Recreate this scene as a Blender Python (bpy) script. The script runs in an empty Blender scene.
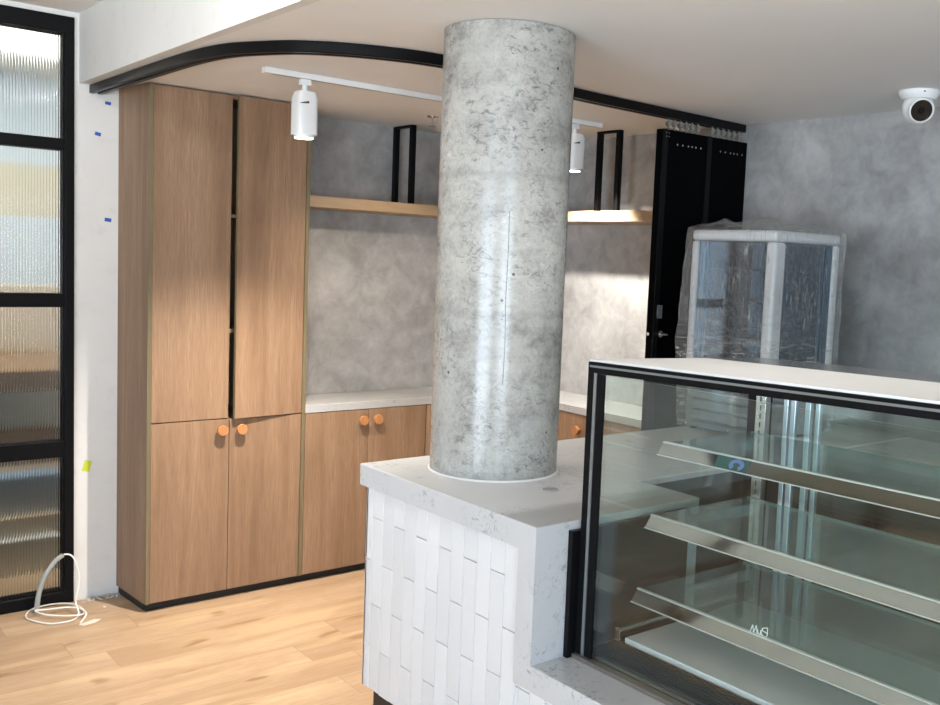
import bpy, bmesh, math, random
from mathutils import Vector, Matrix
random.seed(11)
SC = bpy.context.scene
COL = SC.collection
PI = math.pi

# ------------------------------------------------------------------ helpers
class MB:
    """collects shapes in world coordinates, then links them as one mesh"""
    def __init__(s): s.bm = bmesh.new()
    def box(s, x0, x1, y0, y1, z0, z1):
        v = [s.bm.verts.new(c) for c in ((x0,y0,z0),(x1,y0,z0),(x1,y1,z0),(x0,y1,z0),(x0,y0,z1),(x1,y0,z1),(x1,y1,z1),(x0,y1,z1))]
        for f in ((0,3,2,1),(4,5,6,7),(0,1,5,4),(1,2,6,5),(2,3,7,6),(3,0,4,7)): s.bm.faces.new([v[i] for i in f])
        return s
    def hexa(s, bot, top):
        """4 bottom and 4 top corners, anticlockwise from above"""
        v = [s.bm.verts.new(c) for c in list(bot)+list(top)]
        for f in ((0,3,2,1),(4,5,6,7),(0,1,5,4),(1,2,6,5),(2,3,7,6),(3,0,4,7)): s.bm.faces.new([v[i] for i in f])
        return s
    def prism(s, poly, z0, z1, ch=0):
        n = len(poly)
        a = [s.bm.verts.new((p[0],p[1],z0)) for p in poly]; b = [s.bm.verts.new((p[0],p[1],z1-ch)) for p in poly]
        s.bm.faces.new(a[::-1])
        if ch:                                     # chamfered top edge (right-angled anticlockwise outline)
            t = []
            for i in range(n):
                p0, p1, p2 = (Vector(poly[j % n]) for j in (i-1, i, i+1)); d1, d2 = (p1-p0).normalized(), (p2-p1).normalized()
                q = p1+ch*(Vector((-d1.y,d1.x))+Vector((-d2.y,d2.x))); t.append(s.bm.verts.new((q.x,q.y,z1)))
            for i in range(n): s.bm.faces.new((b[i],b[(i+1)%n],t[(i+1)%n],t[i]))
            s.bm.faces.new(t)
        else: s.bm.faces.new(b)
        for i in range(n): s.bm.faces.new((a[i],a[(i+1)%n],b[(i+1)%n],b[i]))
        return s
    def ext(s, prof, axis, a0, a1):
        """extrude a 2-D profile along an axis ('x': profile is (y,z); 'y': profile is (x,z))"""
        mk = (lambda p,t:(t,p[0],p[1])) if axis=='x' else (lambda p,t:(p[0],t,p[1]))
        n = len(prof)
        a = [s.bm.verts.new(mk(p,a0)) for p in prof]; b = [s.bm.verts.new(mk(p,a1)) for p in prof]
        s.bm.faces.new(a[::-1]); s.bm.faces.new(b)
        for i in range(n): s.bm.faces.new((a[i],a[(i+1)%n],b[(i+1)%n],b[i]))
        return s
    def lathe(s, prof, c, axis=(0,0,1), seg=48):
        """profile of (radius, height) turned round an axis through c"""
        q = Vector((0,0,1)).rotation_difference(Vector(axis).normalized()).to_matrix(); c = Vector(c)
        rings = []
        for r, h in prof:
            if r < 1e-6: rings.append([s.bm.verts.new(c+q@Vector((0,0,h)))])
            else: rings.append([s.bm.verts.new(c+q@Vector((r*math.cos(2*PI*k/seg), r*math.sin(2*PI*k/seg), h))) for k in range(seg)])
        for A, B in zip(rings, rings[1:]):
            for k in range(seg):
                k2 = (k+1)%seg
                if len(A)==1 and len(B)==1: continue
                if len(A)==1: s.bm.faces.new((A[0],B[k],B[k2]))
                elif len(B)==1: s.bm.faces.new((A[k],A[k2],B[0]))
                else: s.bm.faces.new((A[k],A[k2],B[k2],B[k]))
        return s
    def cyl(s, p0, p1, r, seg=24, r1=None):
        p0, p1 = Vector(p0), Vector(p1); h = (p1-p0).length; r1 = r if r1 is None else r1
        return s.lathe([(0,0),(r,0),(r1,h),(0,h)], p0, p1-p0, seg)
    def tube(s, pts, r, seg=12):
        pts = [Vector(p) for p in pts]; rings = []; up = Vector((0,0,1))
        for i, p in enumerate(pts):
            t = (pts[min(i+1,len(pts)-1)]-pts[max(i-1,0)]).normalized()
            a = t.cross(up)
            if a.length < .05: a = t.cross(Vector((1,0,0)))
            a.normalize(); b = t.cross(a).normalized(); up = -b if False else up
            rings.append([s.bm.verts.new(p+a*r*math.cos(2*PI*k/seg)+b*r*math.sin(2*PI*k/seg)) for k in range(seg)])
        for A, B in zip(rings, rings[1:]):
            for k in range(seg): s.bm.faces.new((A[k],A[(k+1)%seg],B[(k+1)%seg],B[k]))
        s.bm.faces.new(rings[0][::-1]); s.bm.faces.new(rings[-1])
        return s
    def xf(s, m):
        bmesh.ops.transform(s.bm, matrix=m, verts=s.bm.verts); return s
    def build(s, name, mat, parent=None, bevel=0, smooth=False, seg=2):
        bmesh.ops.recalc_face_normals(s.bm, faces=s.bm.faces)
        me = bpy.data.meshes.new(name)
        vs = [v.co for v in s.bm.verts]
        if parent is None:
            o0 = Vector(((min(v.x for v in vs)+max(v.x for v in vs))/2, (min(v.y for v in vs)+max(v.y for v in vs))/2, min(v.z for v in vs)))
        else:
            r = parent
            while r.parent: r = r.parent
            o0 = r.location.copy()
            if parent.parent: pass
        bmesh.ops.translate(s.bm, vec=-o0, verts=s.bm.verts)
        s.bm.to_mesh(me); s.bm.free()
        me.materials.append(mat)
        ob = bpy.data.objects.new(name, me); COL.objects.link(ob)
        if parent is None: ob.location = o0
        else: ob.parent = parent
        if smooth:
            for p in me.polygons: p.use_smooth = True
            try: me.set_sharp_from_angle(angle=math.radians(35))
            except Exception: pass
        if bevel:
            b = ob.modifiers.new('bevel','BEVEL'); b.width = bevel; b.segments = seg; b.limit_method = 'ANGLE'; b.angle_limit = math.radians(40)
        return ob

def thing(name, loc, label, cat, group=None):
    o = bpy.data.objects.new(name, None); COL.objects.link(o); o.location = loc; o.empty_display_size = .1
    o['label'] = label; o['category'] = cat
    if group: o['group'] = group
    return o
def tag(o, label, cat, group=None):
    o['label'] = label; o['category'] = cat
    if group: o['group'] = group
    return o
def struct(o): o['kind'] = 'structure'; return o

# ------------------------------------------------------------------ materials
class NT:
    def __init__(s, name):
        s.m = bpy.data.materials.new(name); s.m.use_nodes = True; s.t = s.m.node_tree; s.t.nodes.clear()
        s.out = s.t.nodes.new('ShaderNodeOutputMaterial')
    def n(s, typ, **kw):
        o = s.t.nodes.new('ShaderNode'+typ)
        ins = kw.pop('i', {})
        for k, v in kw.items(): setattr(o, k, v)
        for k, v in ins.items(): s.set(o.inputs[k], v)
        return o
    def set(s, sock, v):
        if hasattr(v, 'links') or isinstance(v, bpy.types.NodeSocket): s.t.links.new(v, sock)
        else: sock.default_value = v
    def ramp(s, fac, stops, interp='LINEAR'):
        r = s.n('ValToRGB'); e = r.color_ramp.elements; r.color_ramp.interpolation = interp
        while len(e) < len(stops): e.new(.5)
        for el, (p, c) in zip(e, stops): el.position = p; el.color = (*c, 1) if len(c)==3 else c
        s.set(r.inputs[0], fac); return r.outputs[0]
    def pos(s, scale=(1,1,1), rot=(0,0,0), loc=(0,0,0)):
        g = s.n('NewGeometry'); mp = s.n('Mapping', i={'Vector': g.outputs['Position'], 'Scale': scale, 'Rotation': rot, 'Location': loc})
        return mp.outputs[0]
    def noise(s, vec, sc, det=4, rough=.55, dist=0):
        return s.n('TexNoise', i={'Vector': vec, 'Scale': sc, 'Detail': det, 'Roughness': rough, 'Distortion': dist}).outputs['Fac']
    def mixc(s, fac, a, b, typ='MIX'):
        m = s.n('Mix', data_type='RGBA', blend_type=typ)
        s.set(m.inputs[0], fac)
        for k, v in ((6, a), (7, b)):
            s.set(m.inputs[k], (*v, 1) if isinstance(v, tuple) and len(v)==3 else v)
        return m.outputs[2]
    def math(s, op, a, b=0.0, clamp=False):
        m = s.n('Math', operation=op, use_clamp=clamp); s.set(m.inputs[0], a); s.set(m.inputs[1], b); return m.outputs[0]
    def bump(s, h, strength, dist=.01):
        return s.n('Bump', i={'Height': h, 'Strength': strength, 'Distance': dist}).outputs[0]
    def bsdf(s, color, rough=.5, metal=0, normal=None, spec=.5, **kw):
        b = s.n('BsdfPrincipled')
        s.set(b.inputs['Base Color'], (*color, 1) if isinstance(color, tuple) and len(color)==3 else color)
        s.set(b.inputs['Roughness'], rough); s.set(b.inputs['Metallic'], metal); s.set(b.inputs['Specular IOR Level'], spec)
        if normal is not None: s.set(b.inputs['Normal'], normal)
        for k, v in kw.items(): s.set(b.inputs[k], v)
        return b.outputs[0]
    def done(s, sh): s.t.links.new(sh, s.out.inputs[0]); return s.m

def plain(name, c, rough=.5, metal=0, nscale=40, var=.06, spec=.5, bump=0):
    t = NT(name); n = t.noise(t.pos(), nscale, 3)
    col = t.mixc(n, tuple(max(0,x*(1-var)) for x in c), tuple(min(1,x*(1+var)) for x in c))
    return t.done(t.bsdf(col, rough, metal, t.bump(n, bump) if bump else None, spec))

def m_oak(name, dark, mid, light, rough=.5, along='z'):
    t = NT(name)
    oi = t.n('ObjectInfo'); g = t.n('NewGeometry')
    off = t.n('VectorMath', operation='SCALE', i={0: (3.1,7.3,5.7)}); t.set(off.inputs['Scale'], oi.outputs['Random'])
    ad = t.n('VectorMath', operation='ADD'); t.set(ad.inputs[0], g.outputs['Position']); t.set(ad.inputs[1], off.outputs[0])
    s1 = {'z':(1,1,.06),'x':(.06,1,1),'y':(1,.06,1)}[along]
    mp = t.n('Mapping', i={'Vector': ad.outputs[0], 'Scale': s1}).outputs[0]
    broad = t.noise(mp, 11, 5, .6, .9)
    fine = t.noise(mp, 150, 3, .6)
    pores = t.noise(t.n('Mapping', i={'Vector': ad.outputs[0], 'Scale': tuple(x if x==1 else .03 for x in s1)}).outputs[0], 380, 2, .5)
    col = t.ramp(broad, [(.30, dark), (.5, mid), (.70, light)])
    col = t.mixc(t.ramp(fine, [(.4,(0,0,0)),(.65,(1,1,1))]), t.mixc(.45, col, dark), col)
    col = t.mixc(t.ramp(pores, [(.32,(.30,.30,.30)),(.44,(0,0,0))]), col, tuple(x*.62 for x in dark))
    return t.done(t.bsdf(col, rough, 0, t.bump(fine, .06, .002), .35))

OAK = m_oak('oak veneer', (.205,.122,.071), (.285,.177,.108), (.355,.23,.145))
OAK_X = m_oak('oak veneer horizontal', (.30,.205,.12), (.38,.265,.16), (.45,.32,.20), along='x')
OAK_Y = m_oak('oak veneer crosswise', (.40,.27,.16), (.50,.35,.22), (.58,.42,.27), along='y')
EDGE = m_oak('pale olive edge banding', (.145,.115,.064), (.18,.143,.08), (.215,.17,.097))
KNOBW = m_oak('turned orange timber', (.36,.155,.058), (.45,.21,.085), (.52,.26,.11), .45)
BLACK = plain('black powder coat', (.0045,.0045,.005), .5, 0, 90, .2, .12)
BLACKGLOSS = plain('black satin aluminium', (.0045,.0045,.005), .32, 0, 60, .2, .15)
DOORBLK = plain('black door laminate', (.0025,.0025,.003), .7, 0, 30, .25, .03)
KICK = plain('black kickboard', (.012,.011,.010), .55, 0, 40, .3)
WHITEP = plain('white painted metal', (.80,.80,.79), .38, 0, 30, .02)
WHITECABLE = plain('white cable sheath', (.78,.77,.72), .45, 0, 30, .03)
CONDUIT = plain('pale grey conduit', (.36,.38,.35), .5, 0, 40, .05)
STEEL = plain('brushed stainless steel', (.62,.61,.58), .24, 1, 60, .05)
MIRROR = plain('polished stainless steel', (.56,.60,.62), .14, 1, 30, .03)
LIP = plain('bright folded steel lip', (.86,.86,.83), .3, .3, 30, .03)
ALU = plain('anodised aluminium', (.62,.68,.74), .3, 1, 60, .05)
SILVER = plain('silver edge strip', (.26,.28,.28), .35, .6, 60, .05)
BRONZE = plain('bronze anodised channel', (.30,.27,.235), .4, .7, 50, .08)
CHARC = plain('charcoal board', (.016,.019,.022), .5, 0, 30, .15)
PUTTY = plain('grout edge sealant', (.70,.71,.70), .5)

def m_ceiling():
    t = NT('flat white ceiling paint'); n = t.noise(t.pos(), 3, 3)
    return t.done(t.bsdf(t.mixc(n, (.80,.79,.775), (.84,.83,.815)), .9, 0, t.bump(t.noise(t.pos(), 220, 2), .03, .002), .2))
CEIL = m_ceiling()
def m_wallwhite():
    t = NT('white skim plaster'); p = t.pos()
    n = t.noise(p, 2.2, 5, .6, .4); n2 = t.noise(p, 14, 4, .6)
    col = t.mixc(n, (.66,.645,.61), (.76,.75,.72))
    col = t.mixc(t.ramp(n2, [(.56,(0,0,0)),(.72,(.35,.35,.35))]), col, (.60,.585,.555))
    return t.done(t.bsdf(col, .85, 0, t.bump(n2, .05, .003), .25))
WALLW = m_wallwhite()
def m_plaster():
    t = NT('troweled grey venetian plaster'); p = t.pos()
    w = t.n('TexNoise', i={'Vector': p, 'Scale': 2.2, 'Detail': 2, 'Roughness': .5})
    wv = t.n('VectorMath', operation='SCALE', i={0: w.outputs['Color']}); wv.inputs['Scale'].default_value = .22
    pv = t.n('VectorMath', operation='ADD'); t.set(pv.inputs[0], p); t.set(pv.inputs[1], wv.outputs[0])
    a = t.noise(pv.outputs[0], 2.2, 5, .6, .2); b = t.noise(t.pos((1,1,1),(.5,.6,.4)), 8.5, 6, .62, .5); c = t.noise(pv.outputs[0], 30, 3, .6)
    f = t.math('ADD', t.math('MULTIPLY', a, .5), t.math('ADD', t.math('MULTIPLY', b, .42), t.math('MULTIPLY', c, .08)))
    col = t.ramp(f, [(.37, (.255,.250,.243)), (.46, (.33,.324,.316)), (.54, (.40,.394,.386)), (.63, (.49,.483,.474))])
    return t.done(t.bsdf(col, t.mixc(b, (.42,.42,.42), (.6,.6,.6)), 0, t.bump(f, .12, .01), .4))
PLASTER = m_plaster()
def m_floor():
    t = NT('oak plank flooring')
    g = t.n('NewGeometry'); sp = t.n('SeparateXYZ', i={0: g.outputs['Position']})
    y = t.math('DIVIDE', sp.outputs[1], .19); row = t.math('FLOOR', y)
    wn = t.n('TexWhiteNoise', noise_dimensions='1D', i={'W': row}).outputs['Value']
    x = t.math('DIVIDE', t.math('ADD', sp.outputs[0], t.math('MULTIPLY', wn, 2.9)), 2.15); cx = t.math('FLOOR', x)
    cid = t.math('ADD', t.math('MULTIPLY', row, 17.3), t.math('MULTIPLY', cx, 5.7))
    pr = t.n('TexWhiteNoise', noise_dimensions='1D', i={'W': cid})
    off = t.n('CombineXYZ', i={0: t.math('MULTIPLY', pr.outputs['Value'], 31), 1: t.math('MULTIPLY', pr.outputs['Value'], 13)})
    ad = t.n('VectorMath', operation='ADD'); t.set(ad.inputs[0], g.outputs['Position']); t.set(ad.inputs[1], off.outputs[0])
    mp = t.n('Mapping', i={'Vector': ad.outputs[0], 'Scale': (.10,1,1)}).outputs[0]
    broad = t.noise(mp, 13, 5, .62, 1.3); fine = t.noise(mp, 160, 3, .6)
    kn = t.noise(t.n('Mapping', i={'Vector': ad.outputs[0], 'Scale': (.35,1,1)}).outputs[0], 9, 2, .4, .5)
    base = t.ramp(pr.outputs['Value'], [(0,(.375,.258,.162)),(.35,(.42,.295,.188)),(.7,(.475,.34,.22)),(1,(.395,.272,.17))])
    col = t.mixc(t.ramp(broad, [(.3,(.65,.65,.65)),(.62,(0,0,0))]), base, t.mixc(.75, base, (.27,.15,.07)))
    col = t.mixc(t.ramp(fine, [(.38,(.4,.4,.4)),(.6,(0,0,0))]), col, (.33,.20,.11))
    blon = t.noise(t.n('Mapping', i={'Vector': ad.outputs[0], 'Scale': (.22,1,1)}).outputs[0], 6, 3, .5, .8)
    col = t.mixc(t.ramp(blon, [(.48,(0,0,0)),(.66,(.4,.4,.4))]), col, (.62,.46,.28))
    col = t.mixc(t.ramp(kn, [(.27,(.75,.75,.75)),(.345,(0,0,0))]), col, (.22,.115,.05))
    fy = t.math('ABSOLUTE', t.math('SUBTRACT', t.math('FRACT', y), .5)); fx = t.math('ABSOLUTE', t.math('SUBTRACT', t.math('FRACT', x), .5))
    gap = t.math('MAXIMUM', t.math('GREATER_THAN', fy, .4925), t.math('GREATER_THAN', fx, .4991))
    col = t.mixc(t.math('MULTIPLY', gap, .4), col, (.16,.085,.04))
    return t.done(t.bsdf(col, .42, 0, t.bump(t.math('SUBTRACT', fine, gap), .08, .003), .4))
FLOOR = m_floor()
def m_stone(name='pale speckled engineered stone', k=1.0):
    t = NT(name); p = t.pos()
    n = t.noise(p, 6, 5, .6, .6); sm = t.noise(p, 160, 2, .5); vm = t.noise(p, 4.2, 3, .55, .4)
    sp = t.ramp(t.noise(p, 42, 5, .72, 1.2), [(.54,(0,0,0)),(.66,(1,1,1))])
    sp2 = t.ramp(t.noise(p, 95, 3, .7, .5), [(.60,(0,0,0)),(.70,(1,1,1))])
    cl = t.ramp(vm, [(.46,(0,0,0)),(.60,(1,1,1))])
    col = t.mixc(n, (.55*k,.555*k,.555*k), (.64*k,.64*k,.635*k))
    col = t.mixc(t.math('MULTIPLY', sm, .25), col, (.48,.48,.475))
    col = t.mixc(t.math('MULTIPLY', sp, t.math('MULTIPLY', cl, .72)), col, (.20,.215,.225))
    col = t.mixc(t.math('MULTIPLY', sp2, t.math('MULTIPLY', cl, .4)), col, (.26,.27,.28))
    return t.done(t.bsdf(col, .26, 0, None, .5))
STONE = m_stone(); STONE_G = m_stone('warm grey engineered stone', .68)
def m_tile():
    t = NT('white stick tile'); n = t.noise(t.pos(), 26, 3); r = t.n('NewGeometry').outputs['Random Per Island']
    col = t.mixc(r, (.72,.72,.715), (.79,.79,.785))
    return t.done(t.bsdf(col, .33, 0, t.bump(n, .10, .004), .5))
TILE = m_tile()
GROUT = plain('white grout', (.58,.58,.57), .8, 0, 120, .05)
def m_concrete():
    t = NT('sealed off-form concrete'); p = t.pos()
    a = t.noise(p, 3.2, 5, .6, .7); b = t.noise(p, 15, 6, .68, .5); c = t.noise(p, 70, 4, .65)
    hz = t.noise(t.pos((.5,.5,7)), 3, 4, .6)
    f = t.math('ADD', t.math('ADD', t.math('MULTIPLY', a, .34), t.math('MULTIPLY', b, .34)), t.math('ADD', t.math('MULTIPLY', c, .16), t.math('MULTIPLY', hz, .16)))
    col = t.ramp(f, [(.37,(.17,.166,.152)),(.44,(.285,.278,.256)),(.50,(.375,.366,.335)),(.60,(.445,.434,.398))])
    m1 = t.ramp(t.noise(p, 4.2, 4, .6, .6), [(.42,(0,0,0)),(.60,(1,1,1))])
    blot = t.math('MULTIPLY', t.ramp(t.noise(t.pos((1,1,1.5)), 34, 6, .78, 1.0), [(.52,(0,0,0)),(.62,(1,1,1))]), m1)
    col = t.mixc(t.math('MULTIPLY', blot, .72), col, (.095,.098,.095))
    spk = t.ramp(t.noise(p, 120, 3, .7), [(.58,(0,0,0)),(.68,(1,1,1))])
    col = t.mixc(t.math('MULTIPLY', spk, .35), col, (.14,.145,.14))
    lt = t.ramp(t.noise(p, 22, 5, .7, 1.0), [(.58,(0,0,0)),(.70,(1,1,1))])
    col = t.mixc(t.math('MULTIPLY', lt, .3), col, (.60,.595,.565))
    sep = t.n('SeparateXYZ', i={0: t.n('NewGeometry').outputs['Position']})
    zj = t.math('ADD', sep.outputs[2], t.math('MULTIPLY', t.noise(p, 9, 3), .03))
    for zz in (1.985, 1.56):
        band = t.math('SUBTRACT', 1.0, t.math('MULTIPLY', t.math('ABSOLUTE', t.math('SUBTRACT', zj, zz)), 55, ), True)
        col = t.mixc(t.math('MULTIPLY', band, t.math('MULTIPLY', t.noise(p, 18, 4, .7), .5)), col, (.13,.135,.13))
    vor = t.n('TexVoronoi', i={'Vector': p, 'Scale': 15}).outputs['Distance']
    keep = t.math('GREATER_THAN', t.noise(p, 5.0, 2), .54)
    pit = t.math('MULTIPLY', t.math('LESS_THAN', vor, .07), keep)
    col = t.mixc(t.math('MULTIPLY', pit, .85), col, (.03,.03,.03))
    h = t.math('SUBTRACT', t.math('MULTIPLY', t.noise(t.pos((1,1,.5)), 7, 2), 1.0), pit)
    return t.done(t.bsdf(col, t.ramp(b, [(.3,(.17,.17,.17)),(.7,(.28,.28,.28))]), 0, t.bump(h, .10, .012), .5))
CONC = m_concrete()
def m_archglass(name, tint, refl=1.0, rough=0.0, haze=0.0, ior=1.5):
    t = NT(name)
    bf = t.n('NewGeometry').outputs['Backfacing']
    fr = t.n('Fresnel', i={'IOR': t.math('ADD', ior, t.math('MULTIPLY', bf, 1/ior-ior))}).outputs[0]
    tr = t.n('BsdfTransparent', i={'Color': (*tint,1)}).outputs[0]
    gl = t.n('BsdfGlossy', i={'Color': (1,1,1,1), 'Roughness': rough}).outputs[0]
    mx = t.n('MixShader'); t.set(mx.inputs[0], t.math('MULTIPLY', fr, refl, True)); t.set(mx.inputs[1], tr); t.set(mx.inputs[2], gl)
    o = mx.outputs[0]
    if haze:
        d = t.n('BsdfDiffuse', i={'Color': (.66,.78,.79,1)}).outputs[0]
        m2 = t.n('MixShader'); t.set(m2.inputs[0], haze); t.set(m2.inputs[1], o); t.set(m2.inputs[2], d); o = m2.outputs[0]
    return t.done(o)
GLASS = m_archglass('clear case glass', (.945,.975,.96), 1.0)
SHELFGLASS = m_archglass('green tinted shelf glass', (.78,.89,.87), 1.2, .02, .17)
GLASSEDGE = plain('ground green glass edge', (.62,.80,.74), .25, 0, 60, .08)
FRIDGEGLASS = m_archglass('fridge glass', (.40,.57,.66), 1.0)
def m_reeded():
    t = NT('reeded glass')
    b = t.bsdf((.93,.96,.94), .07, 0, None, .5, **{'Transmission Weight': 1.0, 'IOR': 1.35})
    return t.done(b)
REEDED = m_reeded()
def m_wrap():
    t = NT('crinkled clear plastic wrap'); p = t.pos()
    d1 = t.noise(t.pos((1.0,1.0,.16), (.45,.45,.0)), 70, 3, .6, 1.2)      # steep pulled creases
    d2 = t.noise(t.pos((.14,.14,1.0), (.10,.05,0)), 46, 4, .62, .8)        # bands wound round the box
    big = t.noise(p, 6, 3, .5, .5)
    sep = t.n('SeparateXYZ', i={0: p}); low = t.ramp(sep.outputs[2], [(.0,(1,1,1)),(1,(0,0,0))])
    lowm = t.math('MULTIPLY', t.math('SUBTRACT', 1.62, sep.outputs[2]), 4.0, True)
    s1 = t.math('MULTIPLY', t.ramp(d1, [(.57,(0,0,0)),(.63,(1,1,1)),(.69,(0,0,0))]), t.ramp(big, [(.45,(0,0,0)),(.6,(1,1,1))]))
    s2 = t.math('MULTIPLY', t.ramp(d2, [(.54,(0,0,0)),(.60,(1,1,1)),(.66,(.1,.1,.1))]), lowm)
    m_ = t.math('ADD', t.math('MULTIPLY', s1, .40), t.math('ADD', t.math('MULTIPLY', s2, .34), .025), True)  # diffuse white streaks painted in as highlights along creases and bands
    h = t.math('ADD', t.noise(t.pos((1,1,.5)), 24, 4, .6, 1.0), t.math('MULTIPLY', t.math('ADD', d1, d2), .4))
    nb = t.bump(h, 1.0, .035)
    tr = t.n('BsdfTransparent', i={'Color': (.95,.96,.96,1)}).outputs[0]
    gl = t.n('BsdfGlossy', i={'Color': (1,1,1,1), 'Roughness': .06, 'Normal': nb}).outputs[0]
    df = t.n('BsdfDiffuse', i={'Color': (.80,.81,.81,1)}).outputs[0]
    m1 = t.n('MixShader'); t.set(m1.inputs[0], .10); t.set(m1.inputs[1], tr); t.set(m1.inputs[2], gl)
    m2 = t.n('MixShader'); t.set(m2.inputs[0], m_); t.set(m2.inputs[1], m1.outputs[0]); t.set(m2.inputs[2], df)
    return t.done(m2.outputs[0])
WRAP = m_wrap()
FOAM = plain('white plastic corner guard', (.62,.63,.63), .22, 0, 60, .06, .5, .1)
def m_emit(name, c, s):
    t = NT(name); return t.done(t.n('Emission', i={'Color': (*c,1), 'Strength': s}).outputs[0])
LAMP = m_emit('lit lamp lens', (1,.95,.86), 14)
BLUETAPE = plain('blue masking tape', (.03,.10,.42), .6, 0, 80, .1)
YELTAPE = plain('yellow green note', (.55,.60,.04), .6, 0, 80, .08)
LENSBLK = plain('black camera glass', (.006,.006,.007), .08, 0, 20, .1)
GREYBOX = plain('grey fridge base', (.17,.19,.20), .45, 0, 40, .06)
DARKSLOT = plain('dark louvre slot', (.04,.05,.055), .5)
INNERALU = plain('bluish inner frame', (.45,.56,.62), .3, .5, 40, .08)  # blue reflections on the aluminium are put into its base colour
RUBBLE = plain('plaster crumbs', (.45,.43,.40), .9, 0, 120, .35)
SCRAP = plain('pale scuffed patch', (.70,.62,.53), .6, 0, 60, .12)
CREAM = plain('cream painted wall', (.66,.58,.43), .8, 0, 4, .06)
TAN = plain('tan plywood', (.56,.46,.33), .6, 0, 12, .12)
BROWN = plain('brown stained timber', (.21,.125,.06), .5, 0, 14, .2)
BLUEG = plain('blue grey plastic', (.24,.33,.42), .5, 0, 14, .12)
PALEBOX = plain('pale board', (.66,.68,.64), .7, 0, 10, .06)
RAILREFLG = plain('painted dark green reflection', (.02,.10,.085), .4, 0, 30, .1)  # paints the green part of a reflection in the steel rail
RAILREFLB = plain('painted pale blue reflection', (.30,.42,.78), .5, 0, 30, .05)  # paints the blue ring of that rail reflection
ETCH = plain('white etched print', (.80,.85,.78), .6, 0, 30, .03)
CHROME = plain('chrome fitting', (.6,.6,.6), .2, 1, 30, .05)
PLASTICG = plain('translucent roller wheel', (.24,.235,.21), .4, 0, 60, .15)
CAPGREY = plain('grey plastic cap', (.36,.35,.34), .35, .3, 30, .05)

# ------------------------------------------------------------------ measures (metres)
ZC, ZH = 2.426, 2.736          # low ceiling over the kitchenette, high ceiling by the glazing
YW, XB, XR = 4.868, 1.312, 3.943
YC = 4.521                     # cabinet fronts
X0, X1, X2, X3 = 1.507, 1.897, 2.292, 2.663

# ------------------------------------------------------------------ setting
struct(MB().box(-4.1,4.1,-4.1,8.1,-.1,0).build('floor', FLOOR))
struct(MB().box(XB+.035,XR+.1,-4.0,YW,ZC,ZC+.08).build('ceiling', CEIL))
struct(MB().box(-4.0,XB-.002,-4.0,YW,ZH,ZH+.08).build('ceiling', CEIL))
struct(MB().box(XB-.002,XB+.035,-4.0,YW,ZC,ZH+.08).build('wall_bulkhead', WALLW))
struct(MB().box(1.287,2.30,YW,YW+.12,0,ZH+.08).build('wall_back', WALLW))
struct(MB().box(2.30,XR+.1,YW,YW+.12,0,ZH+.08).build('wall_niche', PLASTER))
struct(MB().box(XR,XR+.1,-4.0,YW,0,ZC).build('wall_right', PLASTER))
struct(MB().box(-4.0,.30,YW,YW+.12,0,ZH+.08).build('wall_back', WALLW))
# left wall with a tall glazed opening
struct(MB().box(-4.1,-4.0,.75,YW,0,ZH+.08).box(-4.1,-4.0,-4.0,-2.3,0,ZH+.08).box(-4.1,-4.0,-2.3,.75,2.25,ZH+.08).build('wall_left', WALLW))
# front wall with a wide shop window
struct(MB().box(-4.1,-3.4,-4.1,-4.0,0,ZH+.08).box(-.4,XR+.1,-4.1,-4.0,0,ZH+.08).box(-3.4,-.4,-4.1,-4.0,2.35,ZH+.08).box(-3.4,-.4,-4.1,-4.0,0,.25).build('wall_front', WALLW))
w = MB()
for x in (-3.4,-1.93,-.46): w.box(x,x+.06,-4.08,-4.02,.25,2.35)
w.box(-3.34,-.46,-4.08,-4.02,.25,.31).box(-3.34,-.46,-4.08,-4.02,2.29,2.35)
struct(w.build('window_3', BLACK))
w = MB()
for y in (-2.3,-1.28,-.26,.69): w.box(-4.08,-4.02,y,y+.06,0,2.25)
w.box(-4.08,-4.02,-2.24,.69,2.19,2.25)
struct(w.build('window_4', BLACK))

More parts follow.
